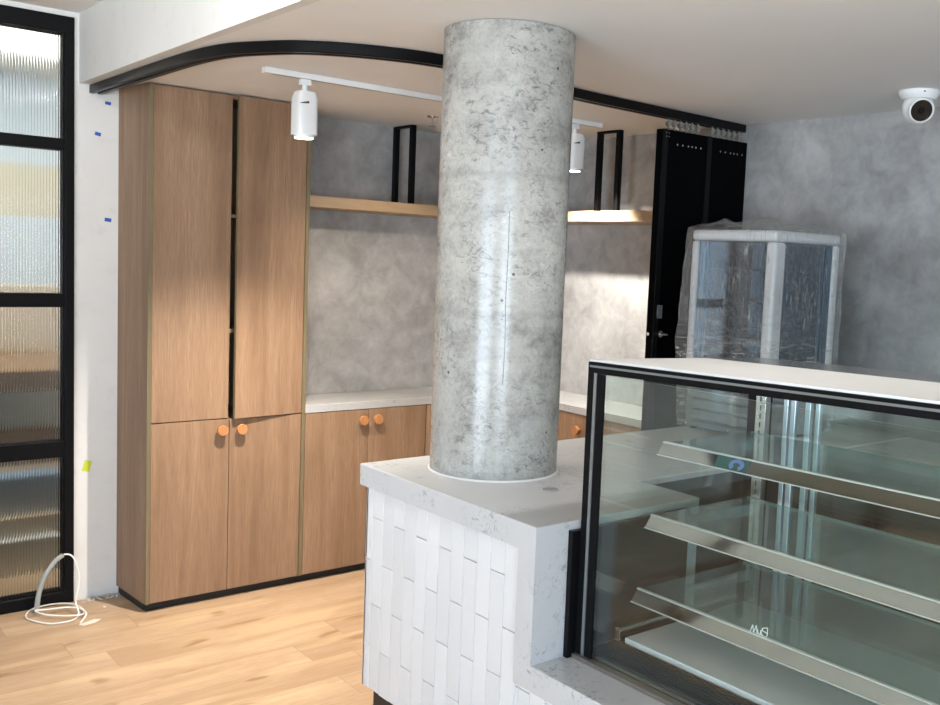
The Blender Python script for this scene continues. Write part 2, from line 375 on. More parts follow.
# steel and reeded glass partition
struct(MB().box(.30,1.287,YW,YW+.12,2.7115,ZH+.08).build('wall_back', WALLW))
part = bpy.data.objects.new('window_1', None); COL.objects.link(part); part.location = (.79,YW,0); struct(part)
XL, XP = .30, 1.287
f = MB().box(XL,XP,YW-.015,YW+.045,2.636,2.711).box(XL,XP,YW-.015,YW+.045,0,.055).box(1.247,XP,YW-.015,YW+.045,.055,2.636).box(XL,XL+.04,YW-.015,YW+.045,.055,2.636)
f.build('frame', BLACK, part, .002)
rails = [(2.116,2.168),(1.402,1.465),(.703,.776)]
for a, b in rails: MB().box(XL+.04,1.247,YW-.012,YW+.042,a,b).build('rail', BLACK, part, .002)
MB().box(1.238,1.247,YW-.004,YW+.03,.055,2.636).build('glazing_bead', BLACKGLOSS, part)
def reeded(z0, z1):
    bm = MB(); x0, x1 = XL+.04, 1.238; pitch = .0125; k = 10; n = int((x1-x0)/pitch*k)
    fr = []; bk = []
    for i in range(n+1):
        x = x0+(x1-x0)*i/n; ph = (i % k)/k
        d = .0032*math.sqrt(max(0, 1-(2*ph-1)**2*.92))
        fr.append([bm.bm.verts.new((x, YW+.010-d, z)) for z in (z0,z1)])
        bk.append([bm.bm.verts.new((x, YW+.017, z)) for z in (z0,z1)])
    for A, s in ((fr,1),(bk,-1)):
        for p, q in zip(A, A[1:]):
            vs = (p[0],q[0],q[1],p[1]); bm.bm.faces.new(vs if s>0 else vs[::-1])
    def cp(v): return bm.bm.verts.new(v.co)
    for j in (0,1):
        A = [cp(v[j]) for v in fr]; B = [cp(v[j]) for v in bk]
        for i in range(n): bm.bm.faces.new((A[i],B[i],B[i+1],A[i+1]))
    for i in (0,n): bm.bm.faces.new((cp(fr[i][0]),cp(fr[i][1]),cp(bk[i][1]),cp(bk[i][0])))
    o = bm.build('reeded_pane', REEDED, part)
    for p in o.data.polygons: p.use_smooth = abs(p.normal.y) > .15
for a, b in ((2.168,2.636),(1.465,2.116),(.776,1.402),(.055,.703)): reeded(a, b)

# room beyond the glazing
struct(MB().box(-4.1,-4.0,YW+.12,8.0,0,3.0).build('wall_left', CREAM))
struct(MB().box(XR,XR+.1,YW+.12,8.0,0,3.0).build('wall_right', CREAM))
struct(MB().box(-4.0,XR,YW+.12,8.0,3.0,3.08).build('ceiling', CEIL))
PALEW = plain('pale grey painted wall', (.62,.65,.65), .8, 0, 5, .04)
struct(MB().box(-4.1,XR+.1,6.95,7.05,2.30,3.0).build('wall_beyond', PALEW))
struct(MB().box(-4.1,XR+.1,6.95,7.05,1.88,2.2999).build('wall_beyond', CREAM))
struct(MB().box(-4.1,XR+.1,6.95,7.05,0,1.8799).build('wall_beyond', PALEW))
b = thing('storage_bench', (1.2,5.5,0), 'brown and white storage bench seen blurred through the reeded glass', 'bench')
MB().box(-1.2,3.6,5.28,5.80,.902,1.013).build('bench_top', BROWN, b, .004)
MB().box(-1.2,3.6,5.31,5.78,.692,.901).build('drawer_front', PALEBOX, b, .004)
MB().box(-1.2,3.6,5.30,5.78,.500,.691).build('lower_rail', BROWN, b, .004)
for x in (-1.15,3.47): MB().box(x,x+.08,5.50,5.76,0,.499).build('leg', BROWN, b)
tag(MB().box(-1.0,3.4,5.20,5.27,0.0,.485).build('storage_tub', BLUEG, None, .02), 'long blue grey tub on the floor under the blurred bench', 'tub')
tag(MB().box(-1.2,3.6,5.76,5.795,1.0135,1.42).build('backboard', TAN, None, .003), 'tan board standing on the blurred bench beyond the glazing', 'board')
tag(MB().box(-1.0,3.2,5.165,5.19,0,.280).build('floor_plank', TAN, None, .003), 'tan plank on edge in front of the blue grey tub beyond the glazing', 'plank')
tag(MB().box(-1.0,3.0,5.115,5.15,0,.185).build('floor_board', PALEBOX, None, .003), 'pale board standing on the floor just behind the lowest reeded pane', 'board')

# ------------------------------------------------------------------ concrete column
CX, CY, CR = 1.961, 2.521, .2095
colo = tag(MB().lathe([(0,1.027),(CR,1.027),(CR,ZC-.002),(0,ZC-.002)], (CX,CY,0), seg=128).build('concrete_column', CONC, None, smooth=True),
    'round mottled grey concrete column rising from the white counter to the ceiling', 'column')
_a = math.atan2(-.79,-.61)+math.radians(5)
_p = Vector((CX+CR*math.cos(_a), CY+CR*math.sin(_a), 0)); _n = Vector((math.cos(_a), math.sin(_a), 0)); _t = Vector((-_n.y, _n.x, 0))
sm_ = MB(); _pts = [(0,1.33),(.002,1.45),(-.001,1.60),(.001,1.74),(0,1.86)]
for (o0,z0),(o1,z1) in zip(_pts, _pts[1:]): sm_.tube([_p+_t*o0+Vector((0,0,z0))-_n*.0006, _p+_t*o1+Vector((0,0,z1))-_n*.0006], .0011, 6)
sm_.build('form_seam', DARKSLOT, colo)
tag(MB().lathe([(CR+.0005,1.0255),(CR+.006,1.0255),(CR+.0005,1.031)], (CX,CY,0), seg=128).build('sealant_bead', PUTTY, None, smooth=True),
    'thin white sealant ring round the foot of the concrete column', 'sealant')

# ------------------------------------------------------------------ curved sliding door track
def catmull(P, n=8):
    out = []; P = [Vector(p) for p in P]; Q = [P[0]*2-P[1]]+P+[P[-1]*2-P[-2]]
    for i in range(1, len(Q)-2):
        for k in range(n):
            t = k/n; a, b, c, d = Q[i-1:i+3]
            out.append(.5*((2*b)+(c-a)*t+(2*a-5*b+4*c-d)*t*t+(3*b-a-3*c+d)*t**3))
    out.append(P[-1]); return out
path = catmull([(1.352,4.864),(1.354,4.5),(1.356,4.1),(1.361,3.75),(1.374,3.56),(1.402,3.42),(1.452,3.305),(1.53,3.18),(1.63,3.09),(1.76,3.015),(1.95,2.955),(2.2,2.955),(2.74,3.058),(3.30,3.096),(3.94,3.13)])
tr = thing('door_track', (1.6,3.1,2.388), 'black curved sliding door track fixed under the ceiling around the kitchenette', 'track')
def sweep(off0, off1, z0, z1, cut=None):
    m = MB(); rings = []
    for i, p in enumerate(path):
        t = (path[min(i+1,len(path)-1)]-path[max(i-1,0)]); t.normalize(); nrm = Vector((-t.y, t.x))
        a, b = p+nrm*off0, p+nrm*off1
        rings.append([m.bm.verts.new(c) for c in ((a.x,a.y,z0),(b.x,b.y,z0),(b.x,b.y,z1),(a.x,a.y,z1))])
    for A, B in zip(rings, rings[1:]):
        for k in range(4): m.bm.faces.new((A[k],A[(k+1)%4],B[(k+1)%4],B[k]))
    m.bm.faces.new(rings[0][::-1]); m.bm.faces.new(rings[-1]); return m
sweep(0,.022,2.386,2.425).build('outer_channel', BLACKGLOSS, tr, .004, True)
sweep(.022,.036,2.406,2.425).build('slot', KICK, tr)
sweep(.036,.058,2.386,2.425).build('inner_channel', BLACKGLOSS, tr, .004, True)

# ------------------------------------------------------------------ tall cabinet
tall = thing('tall_cabinet', ((X0+X2)/2,YC+.17,0), 'tall oak cabinet reaching the ceiling left of the bench, one upper door ajar', 'cabinet')
YB = YW-.004
c = MB().prism([(X0,YC+.002),(X0+.018,YC+.002),(X0+.018,YB),(X0-.024,YB)],.041,ZC-.003).box(X2-.018,X2,YC+.002,YB,.041,ZC-.003)
c.box(X0+.018,X2-.018,YC+.022,YB,.041,.06).box(X0+.018,X2-.018,YC+.022,YB,ZC-.022,ZC-.003).box(X0+.018,X2-.018,YC+.022,YB,.86,.885).box(X0+.018,X2-.018,YB-.012,YB,.06,ZC-.022)
c.box(X0+.018,X2-.018,YC+.03,YB-.012,1.30,1.318).box(X0+.018,X2-.018,YC+.03,YB-.012,1.85,1.868)
c.build('carcass', OAK, tall)
MB().box(X0,X0+.0185,YC-.004,YC+.002,.041,ZC-.003).box(X2-.0185,X2,YC-.004,YC+.002,.041,ZC-.003).build('edge_strip', EDGE, tall)
def door(x0, x1, z0, z1, root, hinge=None, ang=0, mat=OAK, name='door'):
    m = MB().box(x0,x1,YC-.002,YC+.016,z0,z1)
    if hinge is not None: m.xf(Matrix.Translation((hinge,YC+.016,0)) @ Matrix.Rotation(ang,4,'Z') @ Matrix.Translation((-hinge,-YC-.016,0)))
    return m.build(name, mat, root, .0012)
def knob(x, z, d, y=YC-.002, axis=(0,-1,0)):
    a = Vector(axis); p = Vector((x,y,z))
    o = MB().lathe([(0,0),(.010,0),(.0095,.014),(.013,.018),(.0245,.020),(.0258,.024),(.0258,.036),(.024,.039),(0,.039)], p, a, 32).build('knob', KNOBW, d, smooth=True)
    return o
L0, L1 = X0+.020, X1-.002
door(L0, L1-.005, .892, ZC-.008, tall, name='upper_door')
ud = door(X1+.011, X2-.022, .890, ZC-.008, tall, X2-.022, math.radians(4.6), name='upper_door')
ud['label'] = 'upper door standing slightly ajar'
m = MB().box(X1+.0105,X1+.0115,YC-.002,YC+.016,.890,ZC-.008); m.xf(Matrix.Translation((X2-.022,YC+.016,0)) @ Matrix.Rotation(math.radians(4.6),4,'Z') @ Matrix.Translation((-X2+.022,-YC-.016,0)))
m.build('edge_band', EDGE, ud)
d1 = door(L0, L1, .043, .887, tall, name='lower_door'); knob(1.852,.838,d1)
d2 = door(X1+.001, X2-.021, .043, .884, tall, name='lower_door'); knob(1.948,.836,d2)
for z in (1.05,1.65,2.25): MB().box(X1-.004,X1+.006,YC+.018,YC+.03,z,z+.02).build('door_catch', CHROME, tall)
MB().box(X0+.012,X2,YC+.03,YC+.045,0,.0405).prism([(X0+.008,YC+.045),(X0+.023,YC+.045),(X0+.005,YB),(X0-.014,YB)],0,.0405).build('kick_board', KICK, tall)

# ------------------------------------------------------------------ base cabinets, worktop
def base_cab(x0, x1, label, doors, knobs):
    r = thing('base_cabinet', ((x0+x1)/2,YC+.17,0), label, 'cabinet', None)
    MB().box(x0,x1,YC+.018,YB,.041,.884).build('carcass', OAK, r)
    for (a, b), k in zip(doors, knobs):
        d = door(a, b, .043, .882, r)
        if k: knob(k, .829, d)
    MB().box(x0,x1,YC+.03,YC+.045,0,.0405).build('kick_board', KICK, r)
    return r
base_cab(X2+.002, 3.028, 'low oak cabinet with two round knobs between tall cabinet and column', [(X2+.004,X3-.001),(X3+.002,3.026)], [2.617,2.705])
base_cab(3.031, 3.575, 'low oak corner cabinet mostly hidden behind the concrete column', [(3.033,3.573)], [None])
r = thing('base_cabinet', (3.76,3.8,0), 'low oak cabinet along the right wall seen between column and display case', 'cabinet')
MB().box(3.613,XR-.004,3.2,4.505,.041,.884).build('carcass', OAK, r)
for a, b2 in ((3.203,3.628),(3.631,4.064),(4.067,4.50)):
    d = MB().box(3.594,3.612,a,b2,.043,.882).build('door', OAK, r, .0012)
    if a > 3.6 and a < 4: knob(3.594, .80, d) if False else MB().lathe([(0,0),(.010,0),(.0095,.014),(.013,.018),(.0245,.020),(.0258,.024),(.0258,.036),(.024,.039),(0,.039)], (3.594,3.87,.800), (-1,0,0), 32).build('knob', KNOBW, d, smooth=True)
MB().box(3.64,3.655,3.2,4.505,0,.0405).build('kick_board', KICK, r)
tag(MB().prism([(X2+.002,YC-.004),(3.590,YC-.004),(3.590,3.19),(XR-.003,3.19),(XR-.003,YW-.003),(X2+.002,YW-.003)], .8855,.926).build('worktop', STONE_G, None, .002),
    'pale stone worktop turning the corner above the low oak cabinets', 'worktop')

# ------------------------------------------------------------------ shelf and hangers
tag(MB().prism([(X2+.003,YC),(3.594,YC),(3.594,3.18),(XR-.003,3.18),(XR-.003,YW-.003),(X2+.003,YW-.003)], 1.930,1.985).build('wall_shelf', OAK_X, None, .0015),
    'pale oak shelf turning the corner high above the worktop', 'shelf')
def hanger(label, pts, z0=1.986, z1=ZC-.002):
    (xa, ya), (xb, yb) = pts; w = .028
    r = thing('shelf_hanger', ((xa+xb)/2,(ya+yb)/2,z0), label, 'hanger', 'black steel hangers above the oak shelf')
    for x, y in pts: MB().box(x-w/2,x+w/2,y-w/2,y+w/2,z0,z1).build('upright', BLACK, r, .001)
    dx, dy = xb-xa, yb-ya
    if abs(dx) > abs(dy): MB().box(xa+w/2,xb-w/2,ya-w/2,ya+w/2,z1-.012,z1).build('top_bar', BLACK, r)
    else: MB().box(xa-w/2,xa+w/2,min(ya,yb)+w/2,max(ya,yb)-w/2,z1-.012,z1).build('top_bar', BLACK, r)
hanger('black steel rectangular hanger on the shelf left of the concrete column', [(2.985,YC+.155),(2.985,YC+.325)])
hanger('black steel rectangular hanger on the shelf right of the concrete column', [(3.735,3.812),(3.735,3.962)])

# ------------------------------------------------------------------ lighting track and spots
rl = thing('lighting_track', (2.6,3.73,2.402), 'white ceiling lighting track crossing the kitchenette behind the column', 'track')
MB().box(1.682,3.51,3.712,3.748,2.402,2.4245).build('rail', WHITEP, rl, .001)
MB().box(1.72,3.48,3.725,3.735,2.4012,2.4022).build('groove', CAPGREY, rl)
def spot(x, y, ztop, label, tilt=(0,0,0), grp='white track spotlights', z0=2.401):
    r = thing('track_spotlight', (x,y,z0), label, 'spotlight', grp)
    MB().box(x-.022,x+.022,y-.012,y+.012,z0-.024,z0).build('adapter', WHITEP, r, .002)
    MB().cyl((x,y,z0-.060),(x,y,z0-.022),.011).build('stem', WHITEP, r, smooth=True)
    T = Matrix.Translation((x,y,z0-.05)) @ Matrix.Rotation(tilt[1],4,'Y') @ Matrix.Rotation(tilt[0],4,'X') @ Matrix.Translation((-x,-y,-(z0-.05)))
    zt, zb = z0-.050, z0-.222
    prof = [(.045*(abs(math.cos(a))**.45)*(1 if math.cos(a)>=0 else -1), .046*(abs(math.sin(a))**.45)*(1 if math.sin(a)>=0 else -1)) for a in [2*PI*k/40 for k in range(40)]]
    m = MB()
    n = len(prof); A = [m.bm.verts.new((x+p[0]*.8,y+p[1]*.8,zt)) for p in prof]; B = [m.bm.verts.new((x+p[0]*.98,y+p[1]*.98,zt-.025)) for p in prof]; Cc = [m.bm.verts.new((x+p[0],y+p[1],zb)) for p in prof]
    m.bm.faces.new(A)
    for P, Q in ((A,B),(B,Cc)):
        for k in range(n): m.bm.faces.new((P[k],P[(k+1)%n],Q[(k+1)%n],Q[k]))
    m.bm.faces.new(Cc[::-1])
    h = m.xf(T).build('head', WHITEP, r, smooth=True)
    m = MB(); m.hexa([(x-.040,y-.0465,zt-.052),(x-.004,y-.0485,zt-.050),(x-.004,y-.0435,zt-.050),(x-.040,y-.0415,zt-.052)],[(x-.040,y-.0465,zt-.050),(x-.004,y-.0485,zt-.040),(x-.004,y-.0435,zt-.040),(x-.040,y-.0415,zt-.050)])
    m.xf(T).build('cooling_slot', DARKSLOT, h)
    MB().cyl((x,y,zb+.002),(x,y,zb-.012),.041,32).xf(T).build('bezel', WHITEP, r, smooth=True)
    ln = MB().cyl((x,y,zb-.010),(x,y,zb-.014),.036,32).xf(T).build('lens', LAMP, r)
    return T @ Vector((x,y,zb-.025)), (T.to_3x3() @ Vector((0,0,-1)))
def spotlight(p, d, power, size, blend, col=(1,.93,.84), r=.035):
    L = bpy.data.lights.new('spot_beam','SPOT'); L.energy = power; L.spot_size = math.radians(size); L.spot_blend = blend; L.color = col; L.shadow_soft_size = r
    o = bpy.data.objects.new('spot_beam', L); COL.objects.link(o); o.location = p; o.rotation_euler = Vector(d).to_track_quat('-Z','Y').to_euler()
    return o
p1, d1_ = spot(1.860,3.730,2.4,'white track spotlight hanging in front of the tall oak cabinet')
p2, d2_ = spot(3.335,3.730,2.4,'white track spotlight just right of the column aimed at the right wall', (0,0,0))
p3, d3_ = spot(2.62,3.730,2.4,'added white track spotlight hidden behind the concrete column, lighting the back wall', (math.radians(14),0,0))  # unseen spot added to light the niche wall

# sprinkler
s = thing('sprinkler', (2.86,4.30,2.37), 'small chrome sprinkler under the ceiling just left of the column', 'sprinkler')
MB().lathe([(0,0),(.030,0),(.026,-.005),(0,-.006)], (2.86,4.30,ZC-.001), seg=32).build('escutcheon', CHROME, s, smooth=True)
MB().cyl((2.86,4.30,ZC-.05),(2.86,4.30,ZC-.006),.006,16).build('body', CHROME, s, smooth=True)
MB().cyl((2.86,4.30,ZC-.054),(2.86,4.30,ZC-.051),.018,16).build('deflector', CHROME, s)

# ------------------------------------------------------------------ stacked sliding doors
def sdoor(x0, x1, label, lock=False, nb=6):
    r = thing('sliding_door', ((x0+x1)/2,3.136,0), label, 'door', 'black sliding doors stacked at the right wall')
    zt = 2.335
    p = MB().box(x0,x1,3.117,3.157,.012,zt).build('panel', DOORBLK, r, .002)
    MB().box(x0,x0+.032,3.112,3.117,.012,zt).build('edge_profile', BLACKGLOSS, p, .001)
    n = nb
    for k in range(n):
        xx = x0+.055+(x1-x0-.10)*k/(n-1)
        h = MB().box(xx-.010,xx+.010,3.127,3.147,zt,zt+.008).cyl((xx,3.137,zt),(xx,3.137,2.386),.0045,10).build('roller_hanger', PLASTICG, r)
        MB().cyl((xx-.007,3.122,2.365),(xx-.007,3.132,2.365),.012,14).cyl((xx+.007,3.142,2.365),(xx+.007,3.152,2.365),.012,14).build('wheel', PLASTICG, h)
    for k in range(6):
        xx = x0+.10+(x1-x0-.14)*[0,.22,.46,.62,.78,1][k]
        MB().cyl((xx,3.1175,2.272),(xx,3.1145,2.272),.0045,12).build('screw', CHROME, p)
    if lock:
        MB().box(x0+.018,x0+.052,3.1085,3.112,1.468,1.530).build('lock_plate', STEEL, p, .001)
        h = MB().lathe([(0,0),(.016,0),(.016,.007),(.007,.009),(.007,.03),(0,.03)], (x0+.043,3.1117,1.395), (0,-1,0), 20).build('lever_rose', STEEL, p, smooth=True)
        MB().box(x0+.03,x0+.066,3.078,3.088,1.389,1.399).build('lever', STEEL, h, .003)
        MB().cyl((x0-.008,3.137,1.394),(x0,3.137,1.394),.008,12).build('latch_bolt', STEEL, p)
        for xx, zz in ((.018,2.318),(.036,2.318),(.018,2.302),(.036,2.302)): MB().cyl((x0+xx,3.1125,zz),(x0+xx,3.1105,zz),.003,8).build('screw', CHROME, p)
sdoor(3.326,3.630,'black sliding door with steel lock and lever, nearer the column', True)
sdoor(3.634,3.938,'black sliding door stacked tight against the right wall')

# ------------------------------------------------------------------ service counter
ZT, ZS, ZL, ZLS = 1.025, .955, .654, .585
KX, KY1, KY0 = 1.620, 2.793, 1.890
YE = -.15
ct = thing('service_counter', (2.1,1.5,0), 'white tiled service counter body under the pale stone top', 'counter')
b = MB().box(1.650,2.235,1.9625,2.770,.270,ZS-.001).build('core', GROUT, ct)
MB().box(1.650,2.235,YE,1.90,.270,ZLS-.001).build('core', GROUT, ct)
MB().box(2.236,3.93,2.160,2.770,.10,ZT-.021).build('inner_cabinet', CHARC, ct)
MB().box(2.236,2.262,YE,2.149,.10,ZLS-.001).build('rear_panel', CHARC, ct)
MB().box(1.672,2.23,YE,2.755,0,.269).build('kick_board', KICK, ct)
tl = MB(); x0t, x1t = 1.6405, 1.650; W = .0635; Lh = .290; g = .0012
def clip_tile(y0, y1, z0, z1):
    if z1-z0 < .012 or y1-y0 < .008: return
    tl.box(x0t, x1t, y0+g, y1-g, z0+g, z1-g)
y = 2.781; first = True; k = 0
while y > YE+.02:
    wd = .042 if first else W
    ya, yb = y-wd, y
    off = .854 if k % 2 == 1 else .708
    zlo = .272
    zz = off+Lh
    while zz > zlo-.3:
        a, bb = zz-Lh, zz
        if ya >= 1.962: clip_tile(ya, yb, max(a,zlo), min(bb,ZS-.001))
        elif yb > 1.962:
            clip_tile(1.962, yb, max(a,zlo), min(bb,ZS-.001)); clip_tile(ya, 1.962, max(a,zlo), min(bb,ZLS-.001))
        else: clip_tile(ya, yb, max(a,zlo), min(bb,ZLS-.001))
        zz -= Lh
    y = ya; first = False; k += 1
tl.build('tile_cladding', TILE, ct, .0016)
# side of the counter end
MB().box(1.6405,2.235,2.7705,2.781,.272,ZS-.001).build('end_cladding', TILE, ct, .001)

tp = thing('stone_countertop', (2.2,2.3,ZS), 'pale veined stone counter top with a drop down to the low display ledge', 'countertop')
MB().prism([(KX,KY0),(2.262,KY0),(2.262,2.140),(XR-.003,2.140),(XR-.003,KY1),(KX,KY1)], ZT-.02, ZT, .0025).build('top_slab', STONE, tp)
MB().box(KX,KX+.0195,1.9602,KY1,ZS,ZT-.0201).box(KX+.02,2.262,KY1-.02,KY1,ZS,ZT-.0201).build('front_apron', STONE, tp)
MB().box(KX,2.262,KY0,1.960,ZL-.0005,ZT-.0202).build('waterfall_panel', STONE, tp)
MB().box(KX,2.262,YE,1.960,ZLS,ZL).build('ledge_slab', STONE, tp, .0022)
gr = thing('cable_grommet', (1.930,2.193,ZT), 'small round grey cap set in the counter top beside the column', 'grommet')
MB().lathe([(0,0.0003),(.024,.0003),(.023,.0025),(.019,.003),(.0185,.002),(0,.002)], (1.930,2.193,ZT), seg=40).build('cap', CAPGREY, gr, smooth=True)
# back bench along right wall
bb_ = thing('back_bench', (3.65,1.0,0), 'stone topped bench along the right wall behind the display case', 'bench')
MB().box(3.36,XR-.004,-1.0,2.132,.08,.994).build('carcass', CHARC, bb_)
MB().box(3.34,XR-.004,-1.0,2.138,.995,1.02).build('bench_top', STONE, bb_, .002)
MB().box(3.40,XR-.004,-1.0,2.10,0,.0795).build('kick_board', KICK, bb_)

# ------------------------------------------------------------------ glass display case
GX, GY, GB = 1.762, 1.869, 2.513
YN = .38
def topz(x, y): return 1.464+.0225*(GY-y)/.965-.020*(x-GX)/.75
dc = thing('display_case', (2.14,1.12,ZL), 'black framed glass display case with three steel edged glass shelves', 'display case')
def slab(m, x0, x1, y0, y1, t0, t1):
    cs = ((x0,y0),(x1,y0),(x1,y1),(x0,y1))
    return m.hexa([(x,y,topz(x,y)+t0) for x, y in cs], [(x,y,topz(x,y)+t1) for x, y in cs])
TOPW = plain('white laminate top', (.76,.75,.72), .4, 0, 6, .04)
slab(MB(), GX+.001, 2.23, YN, GY, -.006, 0).build('top_panel', TOPW, dc)
slab(MB(), 2.231, GB, YN, GY, -.006, -.001).build('rear_top_strip', STEEL, dc)
fr = MB()
slab(fr, GX-.004, GX+.03, YN, GY, -.036, -.0065)
slab(fr, GX+.031, GB, GY-.03, GY, -.036, -.0065)
slab(fr, GB-.035, GB, YN, GY-.031, -.036, -.0065)
fr.build('top_frame', BLACK, dc)
slab(MB(), GX-.0052, GX-.004, YN, GY-.006, -.0205, -.015).build('silver_trim', SILVER, dc)
MB().box(GX-.004,GX+.004,GY-.020,GY,ZL+.014,1.428).box(GX-.003,GX+.004,GY-.060,GY-.034,ZL+.014,1.428).build('corner_post', BLACK, dc)
MB().box(GX-.0042,GX+.002,GY-.033,GY-.0225,ZL+.014,1.43).build('glass_joint', SILVER, dc)
MB().box(GX+.001,GX+.007,YN,GY-.061,ZL+.012,1.428).build('front_glass', GLASS, dc)
MB().box(GX+.008,GB-.04,GY-.008,GY-.002,ZL+.012,1.425).build('side_glass', GLASS, dc)
MB().box(GX-.030,2.20,GY+.003,KY0-.002,ZL+.001,1.003).build('end_panel', BLACKGLOSS, dc, .001)
MB().box(GX-.014,GX+.010,YN,GY+.002,ZL+.0005,ZL+.012).build('bottom_rail', BRONZE, dc, .001)
# base tray
MB().box(GX+.012,GB,YN,GY-.009,ZL+.0005,ZL+.022).build('base_tray', STEEL, dc)
gm = MB()
for k in range(9): gm.box(GX+.016+k*.012,GX+.023+k*.012,YN,GY-.03,ZL+.0225,ZL+.030)
gm.build('air_grille', CHARC, dc)
MB().box(GX+.135,2.42,YN,GY-.05,ZL+.0225,ZL+.040).build('deck', WHITEP, dc, .002)
MB().box(GX+.13,2.42,GY-.032,GY-.012,ZL+.0225,ZL+.060).build('side_rail', STEEL, dc, .003)
# rear posts, rear sliding glass
up = MB().box(2.425,2.45,1.790,1.826,ZL+.023,1.41)
u = up.build('shelf_upright', STEEL, dc, .001)
sl = MB()
for k in range(26): sl.box(2.4238,2.4249,1.806,1.810,.72+k*.026,.735+k*.026)
sl.build('upright_slots', DARKSLOT, u)
u2 = MB().box(2.425,2.45,.72,.756,ZL+.023,1.40).build('shelf_upright', STEEL, dc, .001)
MB().box(2.43,2.51,1.828,GY-.010,ZL+.023,1.41).build('rear_corner_post', BLACK, dc)
for ya, yb, xx in ((1.735,1.752,2.470),(1.708,1.727,2.470),(1.672,1.692,2.494),(1.640,1.656,2.494)):
    MB().box(xx-.008,xx+.008,ya,yb,ZL+.024,1.412).build('door_stile', ALU, dc, .002)
MB().box(2.468,2.473,1.10,1.706,ZL+.024,1.412).build('sliding_glass', GLASS, dc)
MB().box(2.492,2.497,.40,1.638,ZL+.024,1.412).build('sliding_glass', GLASS, dc)
